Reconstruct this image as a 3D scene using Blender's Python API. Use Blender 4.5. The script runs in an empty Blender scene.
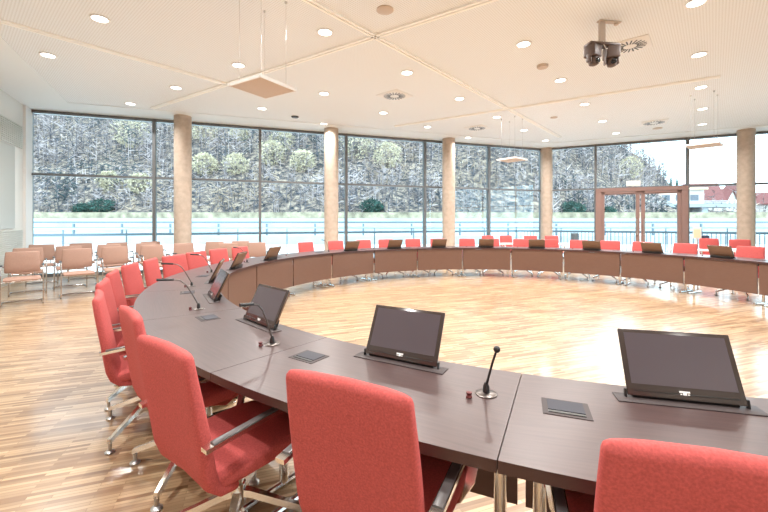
import bpy, bmesh, math, random
from mathutils import Vector, Matrix
random.seed(7)
PI = math.pi
COL = bpy.context.scene.collection
F, HY, EYE = 380.0, 222.0, 1.40          # camera: focal length (px), horizon row, eye height
HC = 4.25                                # ceiling height
CX, CZ = 2.15, 5.53                      # centre of the ring of tables
RI, RO, TH = 4.17, 4.84, 0.74            # ring inner / outer radius, table height

# ------------------------------------------------------------------ helpers
def at_h(px, py, z):
    """world point of height z seen at photo pixel (px, py)"""
    y = F * (EYE - z) / (py - HY)
    return Vector(((px - 384) * y / F, y, z))
def at_d(px, py, y):
    return Vector(((px - 384) * y / F, y, EYE - (py - HY) * y / F))
def on_line(px, a, b):
    """point where the sight column px meets the plan line a-b"""
    u = (px - 384) / F
    d = (b[0] - a[0], b[1] - a[1])
    t = (u * a[1] - a[0]) / (d[0] - u * d[1])
    return Vector((a[0] + t * d[0], a[1] + t * d[1], 0))
def ring(ang, r, z=0.0):
    a = math.radians(ang)
    return Vector((CX + r * math.sin(a), CZ + r * math.cos(a), z))
def ang_at(px, r):
    """far ring angle at photo column px on radius r"""
    dx = (px - 384) / F
    A = dx * dx + 1; B = -2 * (dx * CX + CZ); C = CX * CX + CZ * CZ - r * r
    t = (-B + math.sqrt(max(B * B - 4 * A * C, 0))) / (2 * A)
    return math.degrees(math.atan2(t * dx - CX, t - CZ))

def new_bm(): return bmesh.new()
def link(name, bm, mat, parent=None, smooth=True, bevel=0.0, segs=2, angle=35):
    if bevel > 0:
        bmesh.ops.bevel(bm, geom=[e for e in bm.edges if len(e.link_faces) == 2 and e.calc_face_angle(0) > 0.6],
                        offset=bevel, segments=segs, affect='EDGES', profile=0.5)
    bmesh.ops.recalc_face_normals(bm, faces=bm.faces)
    me = bpy.data.meshes.new(name); bm.to_mesh(me); bm.free()
    if smooth:
        me.shade_smooth(); me.set_sharp_from_angle(angle=math.radians(angle))
    for m in (mat if isinstance(mat, (list, tuple)) else [mat]): me.materials.append(m)
    o = bpy.data.objects.new(name, me); COL.objects.link(o)
    if parent: o.parent = parent
    return o
def tag(o, label=None, cat=None, group=None, kind=None):
    if label: o['label'] = label
    if cat: o['category'] = cat
    if group: o['group'] = group
    if kind: o['kind'] = kind
    return o
def empty(name, loc=(0, 0, 0), rz=0.0, label=None, cat=None, group=None, kind=None):
    o = bpy.data.objects.new(name, None); COL.objects.link(o)
    o.location = loc; o.rotation_euler = (0, 0, rz); o.empty_display_size = 0.1
    return tag(o, label, cat, group, kind)
def dup(root, loc, rz, label, group=None):
    r = root.copy(); COL.objects.link(r); r.location = loc; r.rotation_euler = (0, 0, rz)
    r['label'] = label
    if group: r['group'] = group
    for ch in list(root.children):
        c = ch.copy(); COL.objects.link(c); c.parent = r
        for g in list(ch.children):
            d = g.copy(); COL.objects.link(d); d.parent = c
    return r
def box(bm, c, s, rz=0.0, M=None, mi=0):
    m = Matrix.Translation(c) @ Matrix.Rotation(rz, 4, 'Z') @ Matrix.Diagonal((s[0], s[1], s[2], 1))
    if M is not None: m = M @ m
    r = bmesh.ops.create_cube(bm, size=1.0, matrix=m)
    if mi:
        for f in {f for v in r['verts'] for f in v.link_faces}: f.material_index = mi
    return r['verts']
def prism(bm, pts, z0, z1, mi=0):
    """vertical prism over a plan polygon"""
    n = len(pts)
    a = [bm.verts.new((p[0], p[1], z0)) for p in pts]; b = [bm.verts.new((p[0], p[1], z1)) for p in pts]
    fs = [bm.faces.new(a[::-1]), bm.faces.new(b)]
    for i in range(n): fs.append(bm.faces.new((a[i], a[(i + 1) % n], b[(i + 1) % n], b[i])))
    for f in fs: f.material_index = mi
def cyl(bm, p0, p1, r, n=12, r1=None, cap=True):
    tube(bm, [p0, p1], [r, r if r1 is None else r1], n, cap)
def tube(bm, pts, r, n=8, cap=True, flat=None):
    """round tube (or a flat w x t bar when flat=(w,t)) along a path"""
    pts = [Vector(p) for p in pts]; rs = r if isinstance(r, (list, tuple)) else [r] * len(pts)
    rings = []; prev = None
    for i, p in enumerate(pts):
        d = ((pts[i + 1] - p) if i + 1 < len(pts) else Vector((0, 0, 0)))
        e = ((p - pts[i - 1]) if i > 0 else Vector((0, 0, 0)))
        t = (d.normalized() + e.normalized()).normalized()
        if prev is None:
            u = Vector((1, 0, 0)) if abs(t.x) < 0.8 else Vector((0, 0, 1))
            u = (u - t * u.dot(t)).normalized()
        else:
            u = (prev - t * prev.dot(t)).normalized()
        prev = u; v = t.cross(u)
        k = 1.0
        if d.length and e.length:
            k = 1.0 / max(0.5, math.cos(d.angle(e) / 2))
        rg = []
        if flat:
            w, th = flat
            for a, b in ((1, 1), (-1, 1), (-1, -1), (1, -1)):
                rg.append(bm.verts.new(p + u * a * w / 2 + v * b * th / 2 * k))
        else:
            for j in range(n):
                a = 2 * PI * j / n
                rg.append(bm.verts.new(p + (u * math.cos(a) + v * math.sin(a)) * rs[i]))
        rings.append(rg)
    m = len(rings[0])
    for a, b in zip(rings, rings[1:]):
        for j in range(m): bm.faces.new((a[j], a[(j + 1) % m], b[(j + 1) % m], b[j]))
    if cap: bm.faces.new(rings[0][::-1]); bm.faces.new(rings[-1])
def lathe(bm, prof, n=20, c=(0, 0, 0)):
    rings = [[bm.verts.new((c[0] + r * math.cos(2 * PI * j / n), c[1] + r * math.sin(2 * PI * j / n), c[2] + z)) for j in range(n)] for r, z in prof]
    for a, b in zip(rings, rings[1:]):
        for j in range(n): bm.faces.new((a[j], a[(j + 1) % n], b[(j + 1) % n], b[j]))
    bm.faces.new(rings[0][::-1]); bm.faces.new(rings[-1])
def arc(c, r, a0, a1, n, plane='yz', x=0.0):
    out = []
    for i in range(n + 1):
        a = math.radians(a0 + (a1 - a0) * i / n)
        p = (c[0] + r * math.cos(a), c[1] + r * math.sin(a))
        out.append((x, p[0], p[1]) if plane == 'yz' else (p[0], p[1], x))
    return out
def loft_pad(bm, path, widths, thick, bow=0.0, n=16, endround=3):
    """upholstered slab swept along a profile path in the y-z plane: superellipse section, rounded ends"""
    path = [Vector((0, p[0], p[1])) for p in path]
    # resample ends for rounding
    secs = []
    L = len(path)
    for i, p in enumerate(path):
        t = (path[min(i + 1, L - 1)] - path[max(i - 1, 0)]).normalized()
        secs.append((p, t, widths[i], thick[i] if isinstance(thick, (list, tuple)) else thick, 1.0))
    def ends(s, sign):
        p, t, w, th, _ = s; out = []
        for k in range(1, endround + 1):
            a = k / endround * PI / 2
            out.append((p + t * sign * th * 0.5 * math.sin(a), t, w - th * (1 - math.cos(a)) * 0.9, th * max(math.cos(a), 0.12), 1.0))
        return out
    secs = ends(secs[0], -1)[::-1] + secs + ends(secs[-1], 1)
    rings = []
    for p, t, w, th, _ in secs:
        nrm = Vector((1, 0, 0)).cross(t).normalized()
        rg = []
        for j in range(n * 2):
            a = 2 * PI * j / (n * 2)
            ca, sa = math.cos(a), math.sin(a)
            e = 0.32
            x = (abs(ca) ** e) * (1 if ca >= 0 else -1) * w / 2
            q = (abs(sa) ** 0.6) * (1 if sa >= 0 else -1) * th / 2
            q += bow * ((x / (w / 2)) ** 2) if w > 0.05 else 0
            rg.append(bm.verts.new(p + Vector((x, 0, 0)) + nrm * q))
        rings.append(rg)
    m = n * 2
    for a, b in zip(rings, rings[1:]):
        for j in range(m): bm.faces.new((a[j], a[(j + 1) % m], b[(j + 1) % m], b[j]))
    bm.faces.new(rings[0][::-1]); bm.faces.new(rings[-1])

# ------------------------------------------------------------------ materials
def mat(name, col, rough=0.5, metal=0.0, spec=0.5, noise=None, bump=None, emit=None, coat=0.0):
    m = bpy.data.materials.new(name); m.use_nodes = True
    nt = m.node_tree; b = nt.nodes['Principled BSDF']
    b.inputs['Base Color'].default_value = (*col, 1); b.inputs['Roughness'].default_value = rough
    b.inputs['Metallic'].default_value = metal; b.inputs['Specular IOR Level'].default_value = spec
    b.inputs['Coat Weight'].default_value = coat
    if emit:
        b.inputs['Emission Color'].default_value = (*emit[0], 1); b.inputs['Emission Strength'].default_value = emit[1]
    if noise or bump:
        tc = nt.nodes.new('ShaderNodeTexCoord')
        mp = nt.nodes.new('ShaderNodeMapping'); nt.links.new(tc.outputs['Object'], mp.inputs['Vector'])
        nz = nt.nodes.new('ShaderNodeTexNoise'); nt.links.new(mp.outputs['Vector'], nz.inputs['Vector'])
        sc = (noise or bump)[0]
        if isinstance(sc, tuple): mp.inputs['Scale'].default_value = sc; nz.inputs['Scale'].default_value = 1.0
        else: nz.inputs['Scale'].default_value = sc
        nz.inputs['Detail'].default_value = 4
        if noise:
            cr = nt.nodes.new('ShaderNodeValToRGB'); k = noise[1]
            cr.color_ramp.elements[0].position = 0.3; cr.color_ramp.elements[1].position = 0.7
            cr.color_ramp.elements[0].color = (*[c * (1 - k) for c in col], 1)
            cr.color_ramp.elements[1].color = (*[min(1, c * (1 + k)) for c in col], 1)
            nt.links.new(nz.outputs['Fac'], cr.inputs['Fac']); nt.links.new(cr.outputs['Color'], b.inputs['Base Color'])
        if bump:
            bp = nt.nodes.new('ShaderNodeBump'); bp.inputs['Strength'].default_value = bump[1]; bp.inputs['Distance'].default_value = 0.002
            nt.links.new(nz.outputs['Fac'], bp.inputs['Height']); nt.links.new(bp.outputs['Normal'], b.inputs['Normal'])
    return m
M = {}
M['red'] = mat('red fabric', (0.50, 0.100, 0.094), 0.9, spec=0.2, noise=(160, 0.16), bump=(220, 0.35))
M['tan'] = mat('tan leather', (0.33, 0.20, 0.15), 0.6, noise=(60, 0.06))
M['chrome'] = mat('polished aluminium', (0.80, 0.78, 0.75), 0.16, 1.0)
M['steel'] = mat('brushed steel', (0.55, 0.55, 0.55), 0.35, 1.0)
M['black'] = mat('black plastic', (0.018, 0.017, 0.017), 0.35)
M['pad'] = mat('dark grey arm pad', (0.10, 0.09, 0.09), 0.3)
M['dsteel'] = mat('dark gunmetal', (0.16, 0.14, 0.13), 0.3, 0.9)
M['frame'] = mat('chromed tube', (0.50, 0.48, 0.47), 0.2, 1.0)
M['rubber'] = mat('dark rubber', (0.03, 0.03, 0.03), 0.7)
M['wenge'] = mat('dark wenge veneer', (0.066, 0.038, 0.036), 0.33, spec=0.85, noise=((5, 110, 20), 0.22))
M['edge'] = mat('dark table edge', (0.06, 0.026, 0.022), 0.4)
M['panel'] = mat('brown panel veneer', (0.145, 0.075, 0.052), 0.45, noise=((12, 12, 60), 0.05))
M['bezel'] = mat('dark brown glass bezel', (0.045, 0.032, 0.028), 0.18)
M['screen'] = mat('switched off screen', (0.085, 0.068, 0.078), 0.16)
M['back'] = mat('brown monitor back', (0.16, 0.088, 0.055), 0.45)
M['logo'] = mat('pale silver print', (0.8, 0.8, 0.8), 0.4)
M['grey'] = mat('dark grey metal plate', (0.055, 0.042, 0.042), 0.5, spec=0.3)
M['lid'] = mat('grey lid', (0.04, 0.04, 0.052), 0.5, spec=0.25)
M['button'] = mat('dark red button', (0.12, 0.012, 0.012), 0.4)
M['white'] = mat('white paint', (0.80, 0.79, 0.77), 0.6)
M['warm'] = mat('light grey worktop', (0.78, 0.77, 0.75), 0.4)
M['wall'] = mat('white plaster', (0.74, 0.73, 0.69), 0.8, noise=(2.0, 0.02))
M['slat'] = mat('pale grey slats', (0.62, 0.63, 0.58), 0.6)
M['board'] = mat('pale grey board', (0.46, 0.47, 0.44), 0.4)
M['border'] = mat('plain ceiling board', (0.80, 0.83, 0.84), 0.8)
M['trim'] = mat('cream ceiling rail', (0.95, 0.94, 0.90), 0.6)
M['hang'] = mat('beige acoustic panel', (0.58, 0.49, 0.42), 0.8)
M['brownplate'] = mat('beige brown plate', (0.56, 0.46, 0.38), 0.6)
M['greyframe'] = mat('grey anodised frame', (0.16, 0.165, 0.17), 0.4, 0.3)
M['doorframe'] = mat('brown door frame', (0.27, 0.17, 0.15), 0.45, 0.1)
M['concrete'] = mat('fair faced concrete', (0.48, 0.39, 0.315), 0.75, noise=(9.0, 0.10))
M['camera'] = mat('dark brown camera plastic', (0.11, 0.075, 0.065), 0.45)
M['lens'] = mat('dark camera lens', (0.01, 0.01, 0.012), 0.1)
M['lamp'] = mat('lit lamp lens', (1, 1, 1), 0.5, emit=((1.0, 0.97, 0.92), 6.0))
M['paper'] = mat('cream notice', (0.8, 0.66, 0.45), 0.7)
M['terrace'] = mat('pale terrace slabs', (0.72, 0.72, 0.71), 0.8, noise=(1.2, 0.08))
M['railm'] = mat('blue grey steel', (0.16, 0.21, 0.25), 0.4, 0.4)
M['railw'] = mat('pale steel rail', (0.72, 0.76, 0.78), 0.4, 0.2)
M['road'] = mat('pale grey road', (0.42, 0.46, 0.48), 0.9, noise=(0.8, 0.10))
M['embank'] = mat('pale concrete embankment', (0.50, 0.56, 0.58), 0.8, noise=(0.6, 0.12))
M['bark'] = mat('grey bark', (0.11, 0.11, 0.13), 0.9, noise=(0.15, 0.45))
M['twig'] = mat('pale twigs', (0.40, 0.345, 0.345), 0.9, noise=(0.25, 0.6))
M['tantwig'] = mat('tan dry twigs', (0.46, 0.36, 0.27), 0.9, noise=(0.3, 0.4))
M['dark'] = mat('dark bluish thicket', (0.045, 0.075, 0.085), 0.9)
M['shrub'] = mat('pale yellow twigs', (0.58, 0.51, 0.36), 0.9, noise=(0.7, 0.3))
M['ever'] = mat('dark evergreen', (0.035, 0.10, 0.085), 0.9, noise=(0.8, 0.4))
M['roof'] = mat('red clay roof', (0.24, 0.085, 0.08), 0.8, noise=(1.5, 0.1))
M['house'] = mat('pale house render', (0.70, 0.66, 0.62), 0.8)
M['housewin'] = mat('house window glass', (0.16, 0.18, 0.22), 0.3)
M['bridge'] = mat('bluish bridge concrete', (0.42, 0.47, 0.52), 0.8, noise=(0.5, 0.1))

def glass_mat():
    m = bpy.data.materials.new('window glass'); m.use_nodes = True
    nt = m.node_tree; nt.nodes.clear()
    o = nt.nodes.new('ShaderNodeOutputMaterial'); mx = nt.nodes.new('ShaderNodeMixShader')
    t = nt.nodes.new('ShaderNodeBsdfTransparent'); g = nt.nodes.new('ShaderNodeBsdfGlossy'); fr = nt.nodes.new('ShaderNodeFresnel')
    t.inputs['Color'].default_value = (0.86, 0.965, 1.0, 1); g.inputs['Roughness'].default_value = 0.0
    fr.inputs['IOR'].default_value = 1.35
    nt.links.new(fr.outputs['Fac'], mx.inputs['Fac']); nt.links.new(t.outputs[0], mx.inputs[1]); nt.links.new(g.outputs[0], mx.inputs[2])
    nt.links.new(mx.outputs[0], o.inputs['Surface'])
    return m
M['glass'] = glass_mat()

def floor_mat():
    m = bpy.data.materials.new('oak strip parquet'); m.use_nodes = True
    nt = m.node_tree; b = nt.nodes['Principled BSDF']; N = nt.nodes.new; Lk = nt.links.new
    tc = N('ShaderNodeTexCoord'); mp = N('ShaderNodeMapping')
    mp.inputs['Rotation'].default_value = (0, 0, -math.radians(19.2)); Lk(tc.outputs['Object'], mp.inputs['Vector'])
    def brick(scale, w, h, c1, c2, mortar):
        br = N('ShaderNodeTexBrick'); br.inputs['Scale'].default_value = scale
        br.inputs['Brick Width'].default_value = w; br.inputs['Row Height'].default_value = h
        br.inputs['Mortar Size'].default_value = mortar; br.inputs['Mortar Smooth'].default_value = 0.3
        br.inputs['Color1'].default_value = (*c1, 1); br.inputs['Color2'].default_value = (*c2, 1)
        br.inputs['Mortar'].default_value = (0.30, 0.18, 0.09, 1); br.offset = 0.37; br.inputs['Bias'].default_value = 0.0
        Lk(mp.outputs['Vector'], br.inputs['Vector']); return br
    a = brick(1.0, 0.32, 0.024, (0.67, 0.48, 0.295), (0.27, 0.148, 0.072), 0.0014)
    c = brick(1.0, 0.64, 0.096, (1.0, 0.99, 0.96), (0.80, 0.78, 0.74), 0.0)
    mx = N('ShaderNodeMix'); mx.data_type = 'RGBA'; mx.blend_type = 'MULTIPLY'; mx.inputs['Factor'].default_value = 1.0
    Lk(a.outputs['Color'], mx.inputs['A']); Lk(c.outputs['Color'], mx.inputs['B'])
    nz = N('ShaderNodeTexNoise'); nz.inputs['Scale'].default_value = 1.0; nz.inputs['Detail'].default_value = 5
    mp2 = N('ShaderNodeMapping'); mp2.inputs['Scale'].default_value = (4, 90, 1); Lk(mp.outputs['Vector'], mp2.inputs['Vector']); Lk(mp2.outputs['Vector'], nz.inputs['Vector'])
    mr = N('ShaderNodeMapRange'); mr.inputs['To Min'].default_value = 0.72; mr.inputs['To Max'].default_value = 1.28; Lk(nz.outputs['Fac'], mr.inputs['Value'])
    m3 = N('ShaderNodeMix'); m3.data_type = 'RGBA'; m3.blend_type = 'MULTIPLY'; m3.inputs['Factor'].default_value = 1.0
    Lk(mx.outputs['Result'], m3.inputs['A']); Lk(mr.outputs['Result'], m3.inputs['B'])
    Lk(m3.outputs['Result'], b.inputs['Base Color'])
    b.inputs['Roughness'].default_value = 0.3; b.inputs['Specular IOR Level'].default_value = 0.5
    b.inputs['Coat Weight'].default_value = 0.7; b.inputs['Coat Roughness'].default_value = 0.14; b.inputs['Coat IOR'].default_value = 1.55
    return m
M['floor'] = floor_mat()

def ceil_mat():
    m = bpy.data.materials.new('perforated acoustic ceiling'); m.use_nodes = True
    nt = m.node_tree; b = nt.nodes['Principled BSDF']; N = nt.nodes.new; Lk = nt.links.new
    tc = N('ShaderNodeTexCoord'); mp = N('ShaderNodeMapping')
    mp.inputs['Rotation'].default_value = (0, 0, math.radians(41)); mp.inputs['Scale'].default_value = (30, 30, 30)
    Lk(tc.outputs['Object'], mp.inputs['Vector'])
    fr = N('ShaderNodeVectorMath'); fr.operation = 'FRACTION'; Lk(mp.outputs['Vector'], fr.inputs[0])
    sb = N('ShaderNodeVectorMath'); sb.operation = 'SUBTRACT'; sb.inputs[1].default_value = (0.5, 0.5, 0); Lk(fr.outputs[0], sb.inputs[0])
    ml = N('ShaderNodeVectorMath'); ml.operation = 'MULTIPLY'; ml.inputs[1].default_value = (1, 1, 0); Lk(sb.outputs[0], ml.inputs[0])
    ln = N('ShaderNodeVectorMath'); ln.operation = 'LENGTH'; Lk(ml.outputs[0], ln.inputs[0])
    lt = N('ShaderNodeMath'); lt.operation = 'LESS_THAN'; lt.inputs[1].default_value = 0.27; Lk(ln.outputs['Value'], lt.inputs[0])
    mx = N('ShaderNodeMix'); mx.data_type = 'RGBA'
    mx.inputs['A'].default_value = (0.81, 0.845, 0.87, 1); mx.inputs['B'].default_value = (0.68, 0.69, 0.69, 1)
    Lk(lt.outputs[0], mx.inputs['Factor']); Lk(mx.outputs['Result'], b.inputs['Base Color'])
    b.inputs['Roughness'].default_value = 0.85
    return m
M['ceiling'] = ceil_mat()

def hill_mat():
    m = bpy.data.materials.new('winter hillside'); m.use_nodes = True
    nt = m.node_tree; b = nt.nodes['Principled BSDF']; N = nt.nodes.new; Lk = nt.links.new
    tc = N('ShaderNodeTexCoord')
    n1 = N('ShaderNodeTexNoise'); n1.inputs['Scale'].default_value = 1.6; n1.inputs['Detail'].default_value = 8; n1.inputs['Roughness'].default_value = 0.75
    Lk(tc.outputs['Object'], n1.inputs['Vector'])
    cr = N('ShaderNodeValToRGB'); e = cr.color_ramp.elements
    e[0].position = 0.40; e[0].color = (0.03, 0.045, 0.06, 1); e[1].position = 0.60; e[1].color = (0.42, 0.34, 0.27, 1)
    x = e.new(0.5); x.color = (0.16, 0.13, 0.12, 1)
    Lk(n1.outputs['Fac'], cr.inputs['Fac']); Lk(cr.outputs['Color'], b.inputs['Base Color'])
    b.inputs['Roughness'].default_value = 1.0; b.inputs['Specular IOR Level'].default_value = 0.0
    return m
M['hill'] = hill_mat()

# ------------------------------------------------------------------ room shell
hd = HC - EYE
def top_pt(px, py):                       # plan point where a ceiling-height edge is seen
    p = at_h(px, py, HC); return (p.x, p.y)
W1A = top_pt(30, 109.3)                   # left end of the long glazed wall
W12 = top_pt(541, 148.7)                  # corner between the two glazed walls
W2B0 = top_pt(757, 131.7)
k = 2.15
W2B = (W12[0] + (W2B0[0] - W12[0]) * k, W12[1] + (W2B0[1] - W12[1]) * k)
L0 = top_pt(0, 88)
def ext(a, b, y):                         # extend a->b to plan depth y
    t = (y - a[1]) / (b[1] - a[1]); return (a[0] + t * (b[0] - a[0]), y)
WL = ext(W1A, L0, -2.6)
WR = (W2B[0] - 1.2, -2.6)
ROOM = [WL, WR, W2B, W12, W1A]
def inset(poly, d):
    n = len(poly); out = []
    for i in range(n):
        p, a, b = Vector(poly[i]), Vector(poly[i - 1]), Vector(poly[(i + 1) % n])
        e1, e2 = (p - a).normalized(), (b - p).normalized()
        n1, n2 = Vector((-e1.y, e1.x)), Vector((-e2.y, e2.x))
        bis = (n1 + n2); bis = bis / max(bis.dot(n1), 0.2)
        q = p + bis * d; out.append((q.x, q.y))
    return out
def flat_poly(name, pts, z0, z1, m):
    bm = new_bm(); prism(bm, pts, z0, z1); return tag(link(name, bm, m, smooth=False), kind='structure')
flat_poly('floor', inset(ROOM, -0.1), -0.12, 0.0, M['floor'])
flat_poly('ceiling', inset(ROOM, -0.1), HC, HC + 0.2, M['ceiling'])
# plain margin of the ceiling along the glazed and left walls
inn = inset(ROOM, 1.0)
for i, (a, b) in enumerate(((2, 3), (3, 4), (4, 0))):
    bm = new_bm(); prism(bm, [ROOM[a], ROOM[b], inn[b], inn[a]], HC - 0.012, HC + 0.05)
    tag(link('trim_%d' % (i + 1), bm, M['border'], smooth=False), kind='structure')

MARGIN = [[ROOM[a], ROOM[b], inn[b], inn[a]] for a, b in ((2, 3), (3, 4), (4, 0))]
def ceil_z(p):
    """height of the ceiling's underside at plan point p (the plain margin hangs a little lower)"""
    for q in MARGIN:
        sg = [(q[(i + 1) % 4][0] - q[i][0]) * (p.y - q[i][1]) - (q[(i + 1) % 4][1] - q[i][1]) * (p.x - q[i][0]) for i in range(4)]
        if min(sg) >= 0 or max(sg) <= 0: return HC - 0.012
    return HC
def on_ceiling(px, py):
    p = at_h(px, py, HC); p.z = ceil_z(p); return p
def wall_box(bm, a, b, z0, z1, t0, t1, mi=0):
    """slab along plan line a->b, from offset t0 to t1 on the left (outer) side"""
    a, b = Vector(a), Vector(b); d = (b - a).normalized(); n = Vector((-d.y, d.x))
    prism(bm, [a + n * t0, b + n * t0, b + n * t1, a + n * t1], z0, z1, mi)
bm = new_bm(); wall_box(bm, WL, WR, 0, HC, -0.2, 0.0); tag(link('wall_back', bm, M['wall'], smooth=False), kind='structure')
# left wall: plaster, slatted bands, smooth board
bm = new_bm(); wall_box(bm, W1A, WL, 0, HC, -0.2, 0.0); wl = tag(link('wall_left', bm, M['wall'], smooth=False), kind='structure')
dL = (Vector(WL) - Vector(W1A)).normalized()
pL = lambda s: Vector(W1A) + dL * s
bm = new_bm()
for i in range(26):
    z = 0.06 + i * 0.045; wall_box(bm, pL(0.55), pL(7.5), z, z + 0.028, 0.0, 0.03)
for i in range(12):
    z = 3.16 + i * 0.045; wall_box(bm, pL(0.55), pL(7.5), z, z + 0.028, 0.0, 0.03)
tag(link('wall_left_slats', bm, M['slat'], smooth=False), kind='structure')
bm = new_bm(); wall_box(bm, pL(1.05), pL(7.5), 1.26, 3.12, 0.0, 0.035)
tag(link('wall_left_board', bm, M['board'], smooth=False), kind='structure')
bm = new_bm(); wall_box(bm, pL(0.0), pL(0.45), 0, HC, 0.0, 0.05)
tag(link('trim_4', bm, M['white'], smooth=False), kind='structure')

# glazed walls
TRZ = 2.61
def plan(a, b, px): return on_line(px, a, b)
def bay(n, a, b, frame, panes, z1=HC - 0.02, left=True, right=False, transom=True):
    a, b = Vector((a[0], a[1])), Vector((b[0], b[1]))
    root = empty('window_%d' % n, (a.x, a.y, 0), kind='structure')
    d = (b - a).normalized(); nn = Vector((-d.y, d.x))
    rz = math.atan2(d.y, d.x); L = (b - a).length
    root.rotation_euler = (0, 0, rz)
    bm = new_bm()
    if left: box(bm, (0, 0, z1 / 2), (0.075, 0.16, z1))
    if right: box(bm, (L, 0, z1 / 2), (0.075, 0.16, z1))
    if frame == 'side' : pass
    box(bm, (L / 2, 0, z1 - 0.035), (L, 0.14, 0.07)); box(bm, (L / 2, 0, 0.04), (L, 0.14, 0.08))
    if transom: box(bm, (L / 2, 0, TRZ), (L, 0.13, 0.06))
    link('window_frame', bm, M['greyframe'], root, smooth=False)
    for z0, zt in panes:
        bm = new_bm(); box(bm, (L / 2, 0.0, (z0 + zt) / 2), (L - 0.05, 0.012, zt - z0)); link('pane', bm, M['glass'], root, smooth=False)
    return root
full = ((0.08, TRZ - 0.03), (TRZ + 0.03, HC - 0.09))
mul1 = [31.5, 154.5, 260, 346, 424.5, 488.5]
pts1 = [plan(W1A, W12, x) for x in mul1] + [Vector((W12[0], W12[1], 0))]
pts1[0] = Vector((W1A[0], W1A[1], 0))
n = 1
for p, q in zip(pts1, pts1[1:]):
    bay(n, p, q, 0, full, right=(n == 6)); n += 1
D0, D1 = plan(W12, W2B, 595.5), plan(W12, W2B, 687.5)
bay(n, (W12[0], W12[1]), D0, 0, full, left=False); n += 1
bay(n, D0, D1, 0, ((TRZ + 0.03, HC - 0.09),)); n += 1
dd = (Vector(W2B) - Vector(W12)).normalized()
q = D1
for i in range(4):
    p = q; q = Vector((p.x + dd.x * 2.6, p.y + dd.y * 2.6, 0))
    if i == 3: q = Vector((W2B[0], W2B[1], 0))
    bay(n, p, q, 0, full, right=(i == 3)); n += 1
# glazed right-hand wall outside the picture
q = Vector((W2B[0], W2B[1], 0)); e = Vector((WR[0], WR[1], 0))
for i in range(4):
    bay(n, q.lerp(e, (i + 1) / 4), q.lerp(e, i / 4), 0, full); n += 1
# double door
rzD = math.atan2(dd.y, dd.x); LD = (D1 - D0).length
dr = empty('door_1', (D0.x, D0.y, 0), rzD, kind='structure')
bm = new_bm()
for x in (0.09, LD - 0.09): box(bm, (x, -0.03, TRZ / 2), (0.18, 0.15, TRZ))
box(bm, (LD / 2, -0.03, TRZ - 0.06), (LD, 0.16, 0.13))
link('door_frame', bm, M['doorframe'], dr, smooth=False)
for i in (0, 1):
    x0 = 0.18 + i * (LD - 0.36) / 2; x1 = x0 + (LD - 0.36) / 2
    bm = new_bm()
    for x in ((x0 + 0.05), (x1 - 0.06 if i == 0 else x1 - 0.05)): box(bm, (x + (0.05 if i and x < x0 + 0.06 else 0), -0.03, (TRZ - 0.1) / 2), (0.11, 0.08, TRZ - 0.14))
    box(bm, ((x0 + x1) / 2, -0.03, TRZ - 0.18), (x1 - x0, 0.08, 0.10)); box(bm, ((x0 + x1) / 2, -0.03, 0.12), (x1 - x0, 0.08, 0.22))
    lf = link('door_leaf', bm, M['doorframe'], dr, smooth=False)
    bm = new_bm(); box(bm, ((x0 + x1) / 2, -0.03, 1.27), (x1 - x0 - 0.1, 0.02, 2.15)); link('pane', bm, M['glass'], lf, smooth=False)
    bm = new_bm(); hx = x1 - 0.09 if i == 0 else x0 + 0.12
    tube(bm, [(hx, -0.07, 0.95), (hx, -0.12, 0.95), (hx, -0.12, 1.5), (hx, -0.07, 1.5)], 0.014); link('handle', bm, M['steel'], lf)
    bm = new_bm(); box(bm, ((x0 + x1) / 2, -0.10, TRZ - 0.17), (0.9, 0.06, 0.06)); link('door_closer', bm, M['doorframe'], lf, smooth=False)
# emergency sign over the door
p = D0.lerp(D1, 0.43)
es = empty('emergency_sign', (p.x, p.y, TRZ + 0.03), rzD, 'small white rectangular sign box on top of the brown double door frame', 'sign')
bm = new_bm(); box(bm, (0, -0.05, 0.12), (0.42, 0.05, 0.19)); link('sign_box', bm, M['white'], es, bevel=0.008)
bm = new_bm(); box(bm, (0, -0.05, 0.0135), (0.06, 0.04, 0.025)); link('bracket', bm, M['steel'], es)
# notice stand right of the door
p = plan(W12, W2B, 690.5) + Vector((-0.2, -0.5, 0))
ns = empty('notice_stand', (p.x, p.y, 0), rzD, 'narrow pale stand with a cream notice beside right jamb of the double door', 'stand')
bm = new_bm(); lathe(bm, [(0.14, 0), (0.14, 0.015), (0.02, 0.025), (0.02, 0.9)]); link('pole', bm, M['white'], ns)
bm = new_bm(); box(bm, (0, -0.025, 1.05), (0.22, 0.02, 0.36)); nb = link('board', bm, M['white'], ns)
bm = new_bm(); box(bm, (0, -0.037, 1.03), (0.17, 0.004, 0.26)); link('notice', bm, M['paper'], ns, smooth=False)
p = plan(W12, W2B, 697.5) + Vector((-0.1, -0.4, 0))
bm = new_bm(); lathe(bm, [(0.11, 0), (0.12, 0.02), (0.12, 0.95), (0.10, 0.97), (0.02, 0.98)])
ab = link('ash_bin', bm, mat('slate blue metal', (0.07, 0.08, 0.13), 0.4, 0.3)); ab.location = p
tag(ab, 'slim dark bin standing right of the notice stand at the glazed wall', 'bin')
p = plan(W12, W2B, 574) + Vector((-0.15, -0.35, 0))
bm = new_bm(); lathe(bm, [(0.13, 0), (0.14, 0.02), (0.14, 0.98), (0.12, 1.0), (0.03, 1.01)])
ab = link('floor_bin', bm, M['railm']); ab.location = p
tag(ab, 'small dark bin by the narrow window left of the double door', 'bin')

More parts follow.
